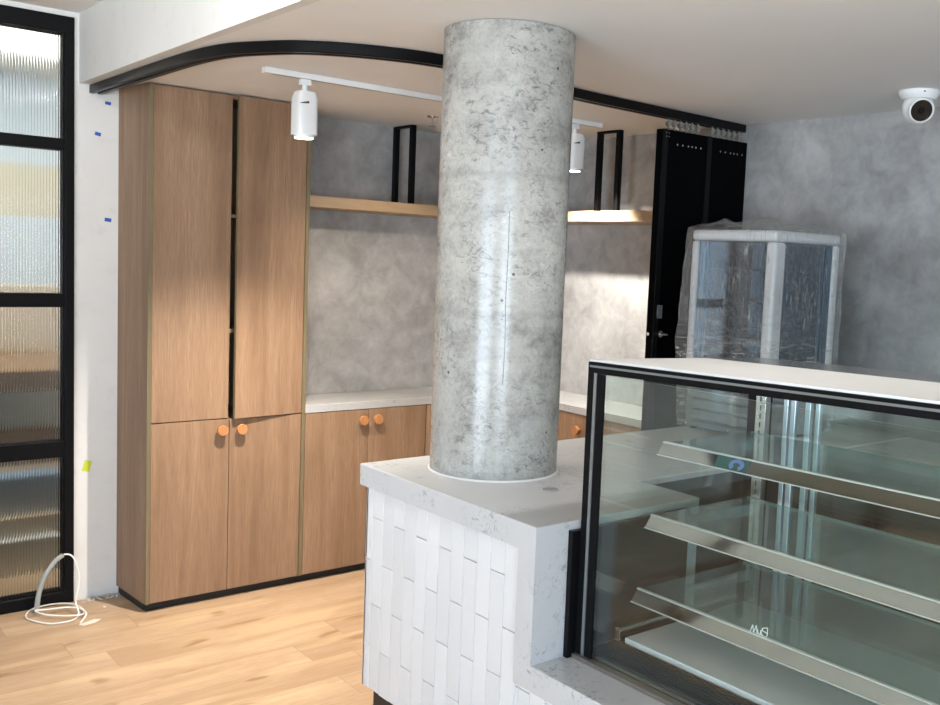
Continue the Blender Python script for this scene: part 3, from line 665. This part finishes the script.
# shelves
def shelf(zf, xf, tilt, sticker=False, mark=False):  # sticker: adds the painted green and blue rail reflection
    ze = .0 
    y1, y0 = GY-.034, YN+.02
    def zz(y): return zf+tilt*(y1-y)/(y1-.98)
    xb = 2.42
    cs = ((xf,y0),(xb,y0),(xb,y1),(xf,y1))
    sh = MB().hexa([(x,y,zz(y)-.010) for x, y in cs],[(x,y,zz(y)-.002) for x, y in cs]).build('shelf', SHELFGLASS, dc)
    MB().hexa([(xb+.0003,y0,zz(y0)-.010),(xb+.0045,y0,zz(y0)-.010),(xb+.0045,y1,zz(y1)-.010),(xb+.0003,y1,zz(y1)-.010)],[(xb+.0003,y0,zz(y0)-.002),(xb+.0045,y0,zz(y0)-.002),(xb+.0045,y1,zz(y1)-.002),(xb+.0003,y1,zz(y1)-.002)]).build('ground_edge', GLASSEDGE, sh)
    # price rail: leans out at the bottom
    xo = xf-.024
    m = MB().hexa([(xo,y0,zz(y0)-.031),(xo+.002,y0,zz(y0)-.031),(xo+.002,y1,zz(y1)-.031),(xo,y1,zz(y1)-.031)],[(xf-.002,y0,zz(y0)-.001),(xf-.0003,y0,zz(y0)-.001),(xf-.0003,y1,zz(y1)-.001),(xf-.002,y1,zz(y1)-.001)])
    pr = m.build('price_rail', MIRROR, sh)
    lip = MB()
    lip.hexa([(xo-.004,y0,zz(y0)-.0335),(xo+.002,y0,zz(y0)-.0335),(xo+.002,y1,zz(y1)-.0335),(xo-.004,y1,zz(y1)-.0335)],[(xo-.004,y0,zz(y0)-.0313),(xo+.002,y0,zz(y0)-.0313),(xo+.002,y1,zz(y1)-.0313),(xo-.004,y1,zz(y1)-.0313)])
    lip.hexa([(xf-.005,y0,zz(y0)-.0008),(xf+.004,y0,zz(y0)-.0008),(xf+.004,y1,zz(y1)-.0008),(xf-.005,y1,zz(y1)-.0008)],[(xf-.005,y0,zz(y0)+.0030),(xf+.004,y0,zz(y0)+.0030),(xf+.004,y1,zz(y1)+.0030),(xf-.005,y1,zz(y1)+.0030)])
    lip.build('rail_lip', LIP, sh)
    for yy in (1.792,.738): MB().hexa([(2.10,yy,zz(yy)-.030),(2.424,yy,zz(yy)-.050),(2.424,yy+.004,zz(yy)-.050),(2.10,yy+.004,zz(yy)-.030)],[(2.10,yy,zz(yy)-.0105),(2.424,yy,zz(yy)-.0105),(2.424,yy+.004,zz(yy)-.0105),(2.10,yy+.004,zz(yy)-.0105)]).build('bracket', STEEL, sh)
    def on(y, t, e=.0006):   # point on the rail face, t from 0 bottom to 1 top
        return (xo+(xf-.002-xo)*t-e, y, zz(y)-.031+.030*t+e*.6)
    if sticker:  # green and blue reflection in the steel rail, painted as flat shapes
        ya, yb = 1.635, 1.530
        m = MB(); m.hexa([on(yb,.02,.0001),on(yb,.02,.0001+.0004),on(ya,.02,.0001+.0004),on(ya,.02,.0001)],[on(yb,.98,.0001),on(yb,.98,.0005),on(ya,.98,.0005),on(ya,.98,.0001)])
        st = m.build('sticker', RAILREFLG, pr)  # flat shape painting the green rail reflection, not a real sticker
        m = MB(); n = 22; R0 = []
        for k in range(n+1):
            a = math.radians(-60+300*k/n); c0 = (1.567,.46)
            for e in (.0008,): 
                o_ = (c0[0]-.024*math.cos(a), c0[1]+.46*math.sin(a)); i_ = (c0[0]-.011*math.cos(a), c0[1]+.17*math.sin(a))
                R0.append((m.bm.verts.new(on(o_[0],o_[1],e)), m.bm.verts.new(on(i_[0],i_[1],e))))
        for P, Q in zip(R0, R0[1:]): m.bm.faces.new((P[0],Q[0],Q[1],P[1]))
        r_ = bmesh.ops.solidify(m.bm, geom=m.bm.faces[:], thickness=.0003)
        m.build('reflection_ring', RAILREFLB, st)
    if mark:
        m = MB(); yy0 = 1.446; S = .054
        strokes = [[(0,.0),(.12,.75)],[(.12,.75),(.20,.05)],[(.20,.05),(.33,.85)],[(.33,.85),(.40,.05)],[(.40,.5),(.46,.1),(.55,.1),(.60,.55)],[(.60,.55),(.62,.1)],[(.95,1.0),(.68,.8),(.66,.55),(.90,.5),(.97,.3),(.85,.02),(.68,.1),(.64,.3)],[(.95,1.0),(.97,.3)]]
        for stl in strokes:
            for (a0,b0),(a1,b1) in zip(stl, stl[1:]):
                m.tube([(xf-.0015,yy0-S*a0,zz(yy0)+.0025+.026*b0),(xf-.0015,yy0-S*a1,zz(yy0)+.0025+.026*b1)], .0013, 6)
        m.build('etched_mark', ETCH, sh)
shelf(1.224, 2.030, .012, sticker=True)  # top shelf carries the painted rail reflection
shelf(1.021, 1.995, .004)
shelf(.817, 1.956, 0, mark=True)

# ------------------------------------------------------------------ wrapped countertop fridge
FX0, FX1, FY0, FY1, FZ, FT = 3.18, 3.63, 2.347, 2.783, ZT, 1.872
fg = thing('display_fridge', ((FX0+FX1)/2,(FY0+FY1)/2,FZ), 'glass countertop display fridge in clear plastic wrap standing on the counter', 'fridge')
bs = MB().box(FX0+.012,FX1-.012,FY0+.012,FY1-.012,FZ+.012,FZ+.235).build('base', GREYBOX, fg, .004)
lv = MB()
for k in range(4): 
    z = FZ+.050+k*.045
    lv.ext([(FX0+.0115,z),(FX0+.0005,z+.004),(FX0+.0005,z+.012),(FX0+.0115,z+.034)], 'y', FY0+.05, FY1-.05)
lv.build('louvre', plain('grey louvre blade', (.20,.22,.23), .45, 0, 40, .06), bs)
ls = MB()
for k in range(4): ls.box(FX0+.0105,FX0+.0118,FY0+.05,FY1-.05,FZ+.034+k*.045,FZ+.049+k*.045)
ls.build('louvre_slot', DARKSLOT, bs)
for x in (FX0+.04,FX1-.04):
    for yy in (FY0+.04,FY1-.04): MB().cyl((x,yy,FZ+.0005),(x,yy,FZ+.0125),.016,16).build('foot', BLACK, fg)
for x, yy, wx, wy in ((FX0,FY0,.075,.050),(FX1-.045,FY0,.045,.045),(FX0,FY1-.036,.045,.036),(FX1-.045,FY1-.036,.045,.036)):
    MB().box(x,x+wx,yy,yy+wy,FZ+.236,FT-.045).build('corner_post', FOAM, fg, .016, True, 4)
MB().box(FX0,FX1,FY0,FY1,FT-.045,FT).build('top_cap', FOAM, fg, .016, True, 4)
MB().box(FX0+.010,FX0+.015,FY0+.051,FY1-.040,FZ+.240,FT-.047).build('glass_pane', FRIDGEGLASS, fg)
MB().box(FX0+.076,FX1-.046,FY0+.010,FY0+.015,FZ+.240,FT-.047).build('glass_pane', FRIDGEGLASS, fg)
MB().box(FX1-.015,FX1-.010,FY0+.051,FY1-.040,FZ+.240,FT-.047).build('glass_pane', FRIDGEGLASS, fg)
MB().box(FX0+.040,FX1-.040,FY1-.015,FY1-.010,FZ+.240,FT-.047).build('glass_pane', FRIDGEGLASS, fg)
for x, yy in ((FX0+.042,FY1-.062),(FX0+.020,FY1-.058),(FX1-.066,FY0+.020),(FX1-.060,FY0+.045),(FX1-.062,FY1-.062)):
    MB().box(x,x+.010,yy,yy+.010,FZ+.240,FT-.048).build('inner_post', INNERALU, fg, .002)
for z in (FZ+.40,FZ+.555,FZ+.69):
    m = MB()
    for k in range(12):
        yy = FY0+.06+(FY1-FY0-.12)*k/11; m.tube([(FX0+.06,yy,z),(FX1-.075,yy,z)], .0016, 6)
    for x in (FX0+.06,FX1-.075): m.tube([(x,FY0+.06,z-.003),(x,FY1-.06,z-.003)], .003, 8)
    m.build('wire_shelf', STEEL, fg)
MB().box(FX0+.20,FX0+.215,FY0+.215,FY0+.225,FZ+.237,FT-.048).build('inner_strip', INNERALU, fg)  # unlit strip, its colour holds a painted blue reflection
# plastic wrap: a crumpled skin a few millimetres outside
def wrapskin():
    m = MB(); nu, nz = 96, 46; rng = random.Random(5)
    cx, cy = (FX0+FX1)/2, (FY0+FY1)/2; hx, hy = (FX1-FX0)/2+.006, (FY1-FY0)/2+.006
    from mathutils import noise
    per = []
    for k in range(nu):
        t = 4*k/nu; s = int(t); f_ = t-s
        c = [(-1,-1),(1,-1),(1,1),(-1,1),(-1,-1)]
        a, b = c[s], c[s+1]; per.append((a[0]+(b[0]-a[0])*f_, a[1]+(b[1]-a[1])*f_))
    rows = []
    for j in range(nz+1):
        z = FZ+.006+(FT+.006-FZ-.006)*j/nz; row = []
        for u_, v_ in per:
            d = noise.noise(Vector((u_*3.1+7, v_*3.1, z*9)))*.007+noise.noise(Vector((u_*9, v_*9+3, z*16)))*.004+.009
            low = max(0,(.30-(z-FZ))/.30)
            lo = .0
            if v_ > .2 and u_ < -.3: lo = .030*max(0,1-abs((z-FZ)-.40)/.45)*max(0,v_-.2)
            ln = math.hypot(u_, v_)
            row.append(m.bm.verts.new((cx+u_*hx+u_/ln*(d+lo*.9), cy+v_*hy+v_/ln*(d+lo*1.3), z)))
        rows.append(row)
    for A, B in zip(rows, rows[1:]):
        for k in range(nu): m.bm.faces.new((A[k],A[(k+1)%nu],B[(k+1)%nu],B[k]))
    # top: rings shrinking to the middle with a loose bulge
    prev = rows[-1]; nr = 10
    for q in range(1, nr):
        s_ = 1-q/nr; row = []
        for u_, v_ in per:
            uu, vv = u_*s_, v_*s_
            bul = .014+.050*max(0,noise.noise(Vector((uu*2.3+1.7, vv*2.3+.4, 2.2)))+.25)*(1-s_**4)+.010*noise.noise(Vector((uu*6, vv*6, 8)))
            row.append(m.bm.verts.new((cx+uu*hx, cy+vv*hy, FT+.006+max(.002,bul))))
        for k in range(nu): m.bm.faces.new((prev[k],prev[(k+1)%nu],row[(k+1)%nu],row[k]))
        prev = row
    m.bm.faces.new(prev)
    return m
wrapskin().build('plastic_wrap', WRAP, fg, smooth=True)

# ------------------------------------------------------------------ security camera
cam_c = Vector((3.563,2.010,ZC))
sc_ = thing('security_camera', cam_c, 'white dome security camera on the ceiling by the right wall', 'camera')
MB().lathe([(0,-.001),(.074,-.001),(.076,-.008),(.074,-.018),(.064,-.030),(.060,-.034),(0,-.034)], cam_c, seg=48).build('mounting_base', WHITEP, sc_, smooth=True)
look = Vector((-.62,-.66,-.30)).normalized(); fc = cam_c+Vector((0,0,-.066))
sph = [(0,-.060)]+[(.060*math.sin(a), -.060*math.cos(a)) for a in [math.radians(9*k) for k in range(1,14)]]+[(.0475,.0365),(.0475,.040),(0,.040)]
MB().lathe(sph, fc, look, 48).build('eyeball_housing', WHITEP, sc_, smooth=True)
ring = MB().lathe([(.0400,.0402),(.0478,.0402),(.0470,.050),(.0445,.0525),(.0415,.0525),(.0400,.047)], fc, look, 48).build('face_ring', WHITEP, sc_, smooth=True)
MB().lathe([(0,.0485),(.0398,.0485),(.0398,.0405),(0,.0405)], fc, look, 48).build('lens_window', LENSBLK, ring, smooth=True)
MB().lathe([(.014,.0486),(.013,.0500),(.009,.0500),(0,.0488)], fc, look, 24).build('lens', BLACKGLOSS, ring, smooth=True)
MB().cyl(cam_c+Vector((-.053,-.0535,-.012)), cam_c+Vector((-.050,-.050,-.012)), .004, 10).build('screw_hole', BLACK, sc_)

# ------------------------------------------------------------------ small things at the white wall and on the floor
def tape(name, x, z, w, h, rot, mat, label, cat, grp=None):
    m = MB().box(-w/2,w/2,-.0005,0,-h/2,h/2).xf(Matrix.Translation((x,YW-.0006,z)) @ Matrix.Rotation(rot,4,'Y'))
    o = tag(m.build(name, mat), label, cat, grp)
tape('masking_tape', 1.436,2.352,.026,.014,.1,BLUETAPE,'topmost bit of blue masking tape on the white wall, under the track','tape','blue tape marks on the white wall')
tape('masking_tape', 1.392,2.206,.026,.016,.2,BLUETAPE,'middle bit of blue masking tape on the white wall beside the window frame','tape','blue tape marks on the white wall')
tape('masking_tape', 1.438,1.813,.030,.017,.1,BLUETAPE,'lowest bit of blue masking tape on the white wall beside the tall cabinet','tape','blue tape marks on the white wall')
tape('sticky_note', 1.348,.647,.034,.052,.3,YELTAPE,'small yellow green sticker low on the white wall','sticker')
def curve_pts(P, n=10): return [tuple(v) for v in catmull([Vector(p) for p in P], n)]
tag(MB().tube(curve_pts([(1.112,4.800,.001),(1.122,4.795,.09),(1.145,4.785,.17),(1.185,4.775,.235),(1.215,4.765,.262)]), .011, 14).build('conduit_pipe', CONDUIT, None, smooth=True),
    'bent grey conduit pipe rising from the floor by the glazed frame', 'pipe')
loop = [(1.219,4.764,.266),(1.245,4.755,.262),(1.262,4.74,.235),(1.275,4.72,.16),(1.262,4.70,.10),(1.252,4.69,.055),(1.255,4.655,.012),(1.215,4.600,.006),(1.13,4.605,.006),(1.070,4.690,.006),(1.060,4.765,.006),(1.105,4.838,.007),(1.19,4.848,.009),(1.262,4.80,.012),(1.285,4.70,.013),(1.262,4.62,.018),(1.20,4.640,.017),(1.135,4.70,.016),(1.10,4.770,.020),(1.145,4.760,.020),(1.225,4.735,.022),(1.266,4.68,.026),(1.272,4.60,.026),(1.25,4.565,.014),(1.232,4.545,.007)]
tag(MB().tube(curve_pts(loop, 8), .0036, 10).build('electrical_cable', WHITECABLE, None, smooth=True), 'thin white cable leaving the pipe and coiled on the floor', 'cable')
m = MB(); rg = random.Random(3)
for k in range(70):
    x = 1.32+rg.random()*.18; yy = YW-.008-rg.random()**2*.05; s_ = .002+.006*rg.random()**2
    m.xf(Matrix.Identity(4)); a = rg.random()*3
    pts = [(x+s_*1.6*math.cos(a+t), yy+s_*math.sin(a+t)) for t in (0,1.5,3.0,4.6)]
    m.hexa([(p[0],p[1],.0003) for p in pts], [(x+(p[0]-x)*.6,yy+(p[1]-yy)*.6,s_*1.2) for p in pts])
o = m.build('plaster_debris', RUBBLE); o['kind'] = 'stuff'; tag(o, 'grey plaster crumbs along the foot of the white wall', 'debris')
tag(MB().prism([(1.225,4.545),(1.30,4.575),(1.325,4.56),(1.29,4.53),(1.24,4.52)], .0002,.0012).build('paper_scrap', SCRAP), 'pale flat scrap lying on the floorboards near the coiled cable', 'scrap')
tag(MB().prism([(1.376,4.705),(1.386,4.707),(1.388,4.70),(1.379,4.697)], .0002,.005).build('plaster_chip', PALEBOX), 'tiny white chip on the floor in front of the white wall', 'chip')

# ------------------------------------------------------------------ light
W_ = bpy.data.worlds.new('daylight'); SC.world = W_; W_.use_nodes = True
nt = W_.node_tree; nt.nodes.clear()
bg = nt.nodes.new('ShaderNodeBackground')
tc = nt.nodes.new('ShaderNodeTexCoord'); sx_ = nt.nodes.new('ShaderNodeSeparateXYZ'); nt.links.new(tc.outputs['Generated'], sx_.inputs[0])
rp = nt.nodes.new('ShaderNodeValToRGB'); e_ = rp.color_ramp.elements
mr = nt.nodes.new('ShaderNodeMath'); mr.operation = 'MULTIPLY_ADD'; mr.inputs[1].default_value = .5; mr.inputs[2].default_value = .5; nt.links.new(sx_.outputs[2], mr.inputs[0]); nt.links.new(mr.outputs[0], rp.inputs[0])
e_[0].position = .47; e_[0].color = (.74,.87,1,1); e_[1].position = .51; e_[1].color = (.27,.39,.53,1)  # brighter below the horizon, shaped to throw light up onto the ceiling
nt.links.new(rp.outputs[0], bg.inputs[0]); ow = nt.nodes.new('ShaderNodeOutputWorld'); nt.links.new(bg.outputs[0], ow.inputs[0])
bg.inputs[1].default_value = 16.0
def portal(loc, rot, sx, sy):
    L = bpy.data.lights.new('window_portal','AREA'); L.shape = 'RECTANGLE'; L.size = sx; L.size_y = sy; L.cycles.is_portal = True
    o = bpy.data.objects.new('window_portal', L); COL.objects.link(o); o.location = loc; o.rotation_euler = rot
portal((-1.9,-4.02,1.3), (math.radians(90),0,0), 3.0, 2.1)
portal((-4.02,-.775,1.12), (0,math.radians(-90),0), 2.25, 3.05)
L = bpy.data.lights.new('beyond_fill','AREA'); L.shape = 'RECTANGLE'; L.size = 2.4; L.size_y = .6; L.energy = 8; L.color = (1,.97,.92)  # unseen area light added to brighten the room beyond the glazing
o = bpy.data.objects.new('beyond_fill', L); COL.objects.link(o); o.location = (1.2,6.0,2.97)
L = bpy.data.lights.new('beyond_fill','AREA'); L.shape = 'RECTANGLE'; L.size = 3.6; L.size_y = .15; L.energy = 55; L.color = (1,.97,.92)  # second added area light, brightens the fronts behind the lower panes
o = bpy.data.objects.new('beyond_fill', L); COL.objects.link(o); o.location = (1.2,5.09,2.97)
spotlight(p1, d1_, 260, 112, 1.0, col=(1,.92,.82), r=.016)
spotlight(p2, (.60,.20,-1), 115, 100, .7, r=.02)
spotlight(p3, (.1,.62,-1), 50, 110, .9, col=(1,.84,.66))  # beam of the added spot behind the column
def lamp(loc, power, size, col=(1,.975,.95), target=None, cone=140, blend=.6, r=.05):
    return spotlight(Vector(loc), (Vector(target)-Vector(loc)) if target else (0,0,-1), power, cone, blend, col, r)
lamp((.80,2.3,2.66), 30, 0, target=(1.5,4.4,1.2), cone=120)
lamp((-1.2,1.0,2.66), 110, 0, target=(-1.2,1.0,0), cone=100)  # this run of downlights is added out of view, for floor bounce
lamp((-.6,3.4,2.66), 30, 0, target=(-.6,3.4,0), cone=100)
lamp((-2.6,2.6,2.66), 60, 0, target=(-2.6,2.6,0), cone=110)
lamp((-2.2,-1.4,2.66), 200, 0, target=(-2.2,-1.4,0), cone=110)
lamp((.2,-1.2,2.66), 160, 0, target=(.2,-1.2,0), cone=100)
lamp((2.05,1.50,2.40), 22, 0, target=(2.1,1.9,0), cone=120)
lamp((1.9,-.8,2.40), 60, 0, target=(1.9,-.8,0), cone=110)  # another unseen downlight added to bounce light onto the ceiling

# ------------------------------------------------------------------ camera
cam = bpy.data.cameras.new('camera'); co = bpy.data.objects.new('camera', cam); COL.objects.link(co); SC.camera = co
Rv, Uv, Fv = Vector((.7612,-.6469,.0438)), Vector(), Vector()
yaw, pitch, roll = -0.70829, -0.0881, 0.0438
fw = Vector((-math.sin(yaw), math.cos(yaw), 0)); rt = Vector((math.cos(yaw), math.sin(yaw), 0)); upv = Vector((0,0,1))
Fv = fw*math.cos(pitch)+upv*math.sin(pitch); U2 = upv*math.cos(pitch)-fw*math.sin(pitch)
Rv = rt*math.cos(roll)+U2*math.sin(roll); Uv = U2*math.cos(roll)-rt*math.sin(roll)
M = Matrix(((Rv.x,Uv.x,-Fv.x,0),(Rv.y,Uv.y,-Fv.y,0),(Rv.z,Uv.z,-Fv.z,1.722),(0,0,0,1)))
co.matrix_world = M
cam.sensor_fit = 'HORIZONTAL'; cam.sensor_width = 36; cam.lens = 979.64/940*36
cam.shift_x = (470-544.09)/940; cam.shift_y = (345.08-352.5)/940
cam.clip_start = .05
SC.view_settings.view_transform = 'Standard'; SC.view_settings.look = 'None'; SC.view_settings.gamma = 1; SC.view_settings.use_curve_mapping = False
SC.view_settings.exposure = 0.28
SC.cycles.max_bounces = 12; SC.cycles.transparent_max_bounces = 24; SC.cycles.transmission_bounces = 10; SC.cycles.glossy_bounces = 6; SC.cycles.diffuse_bounces = 5
SC.cycles.caustics_reflective = False; SC.cycles.caustics_refractive = False
SC.cycles.sample_clamp_indirect = 6
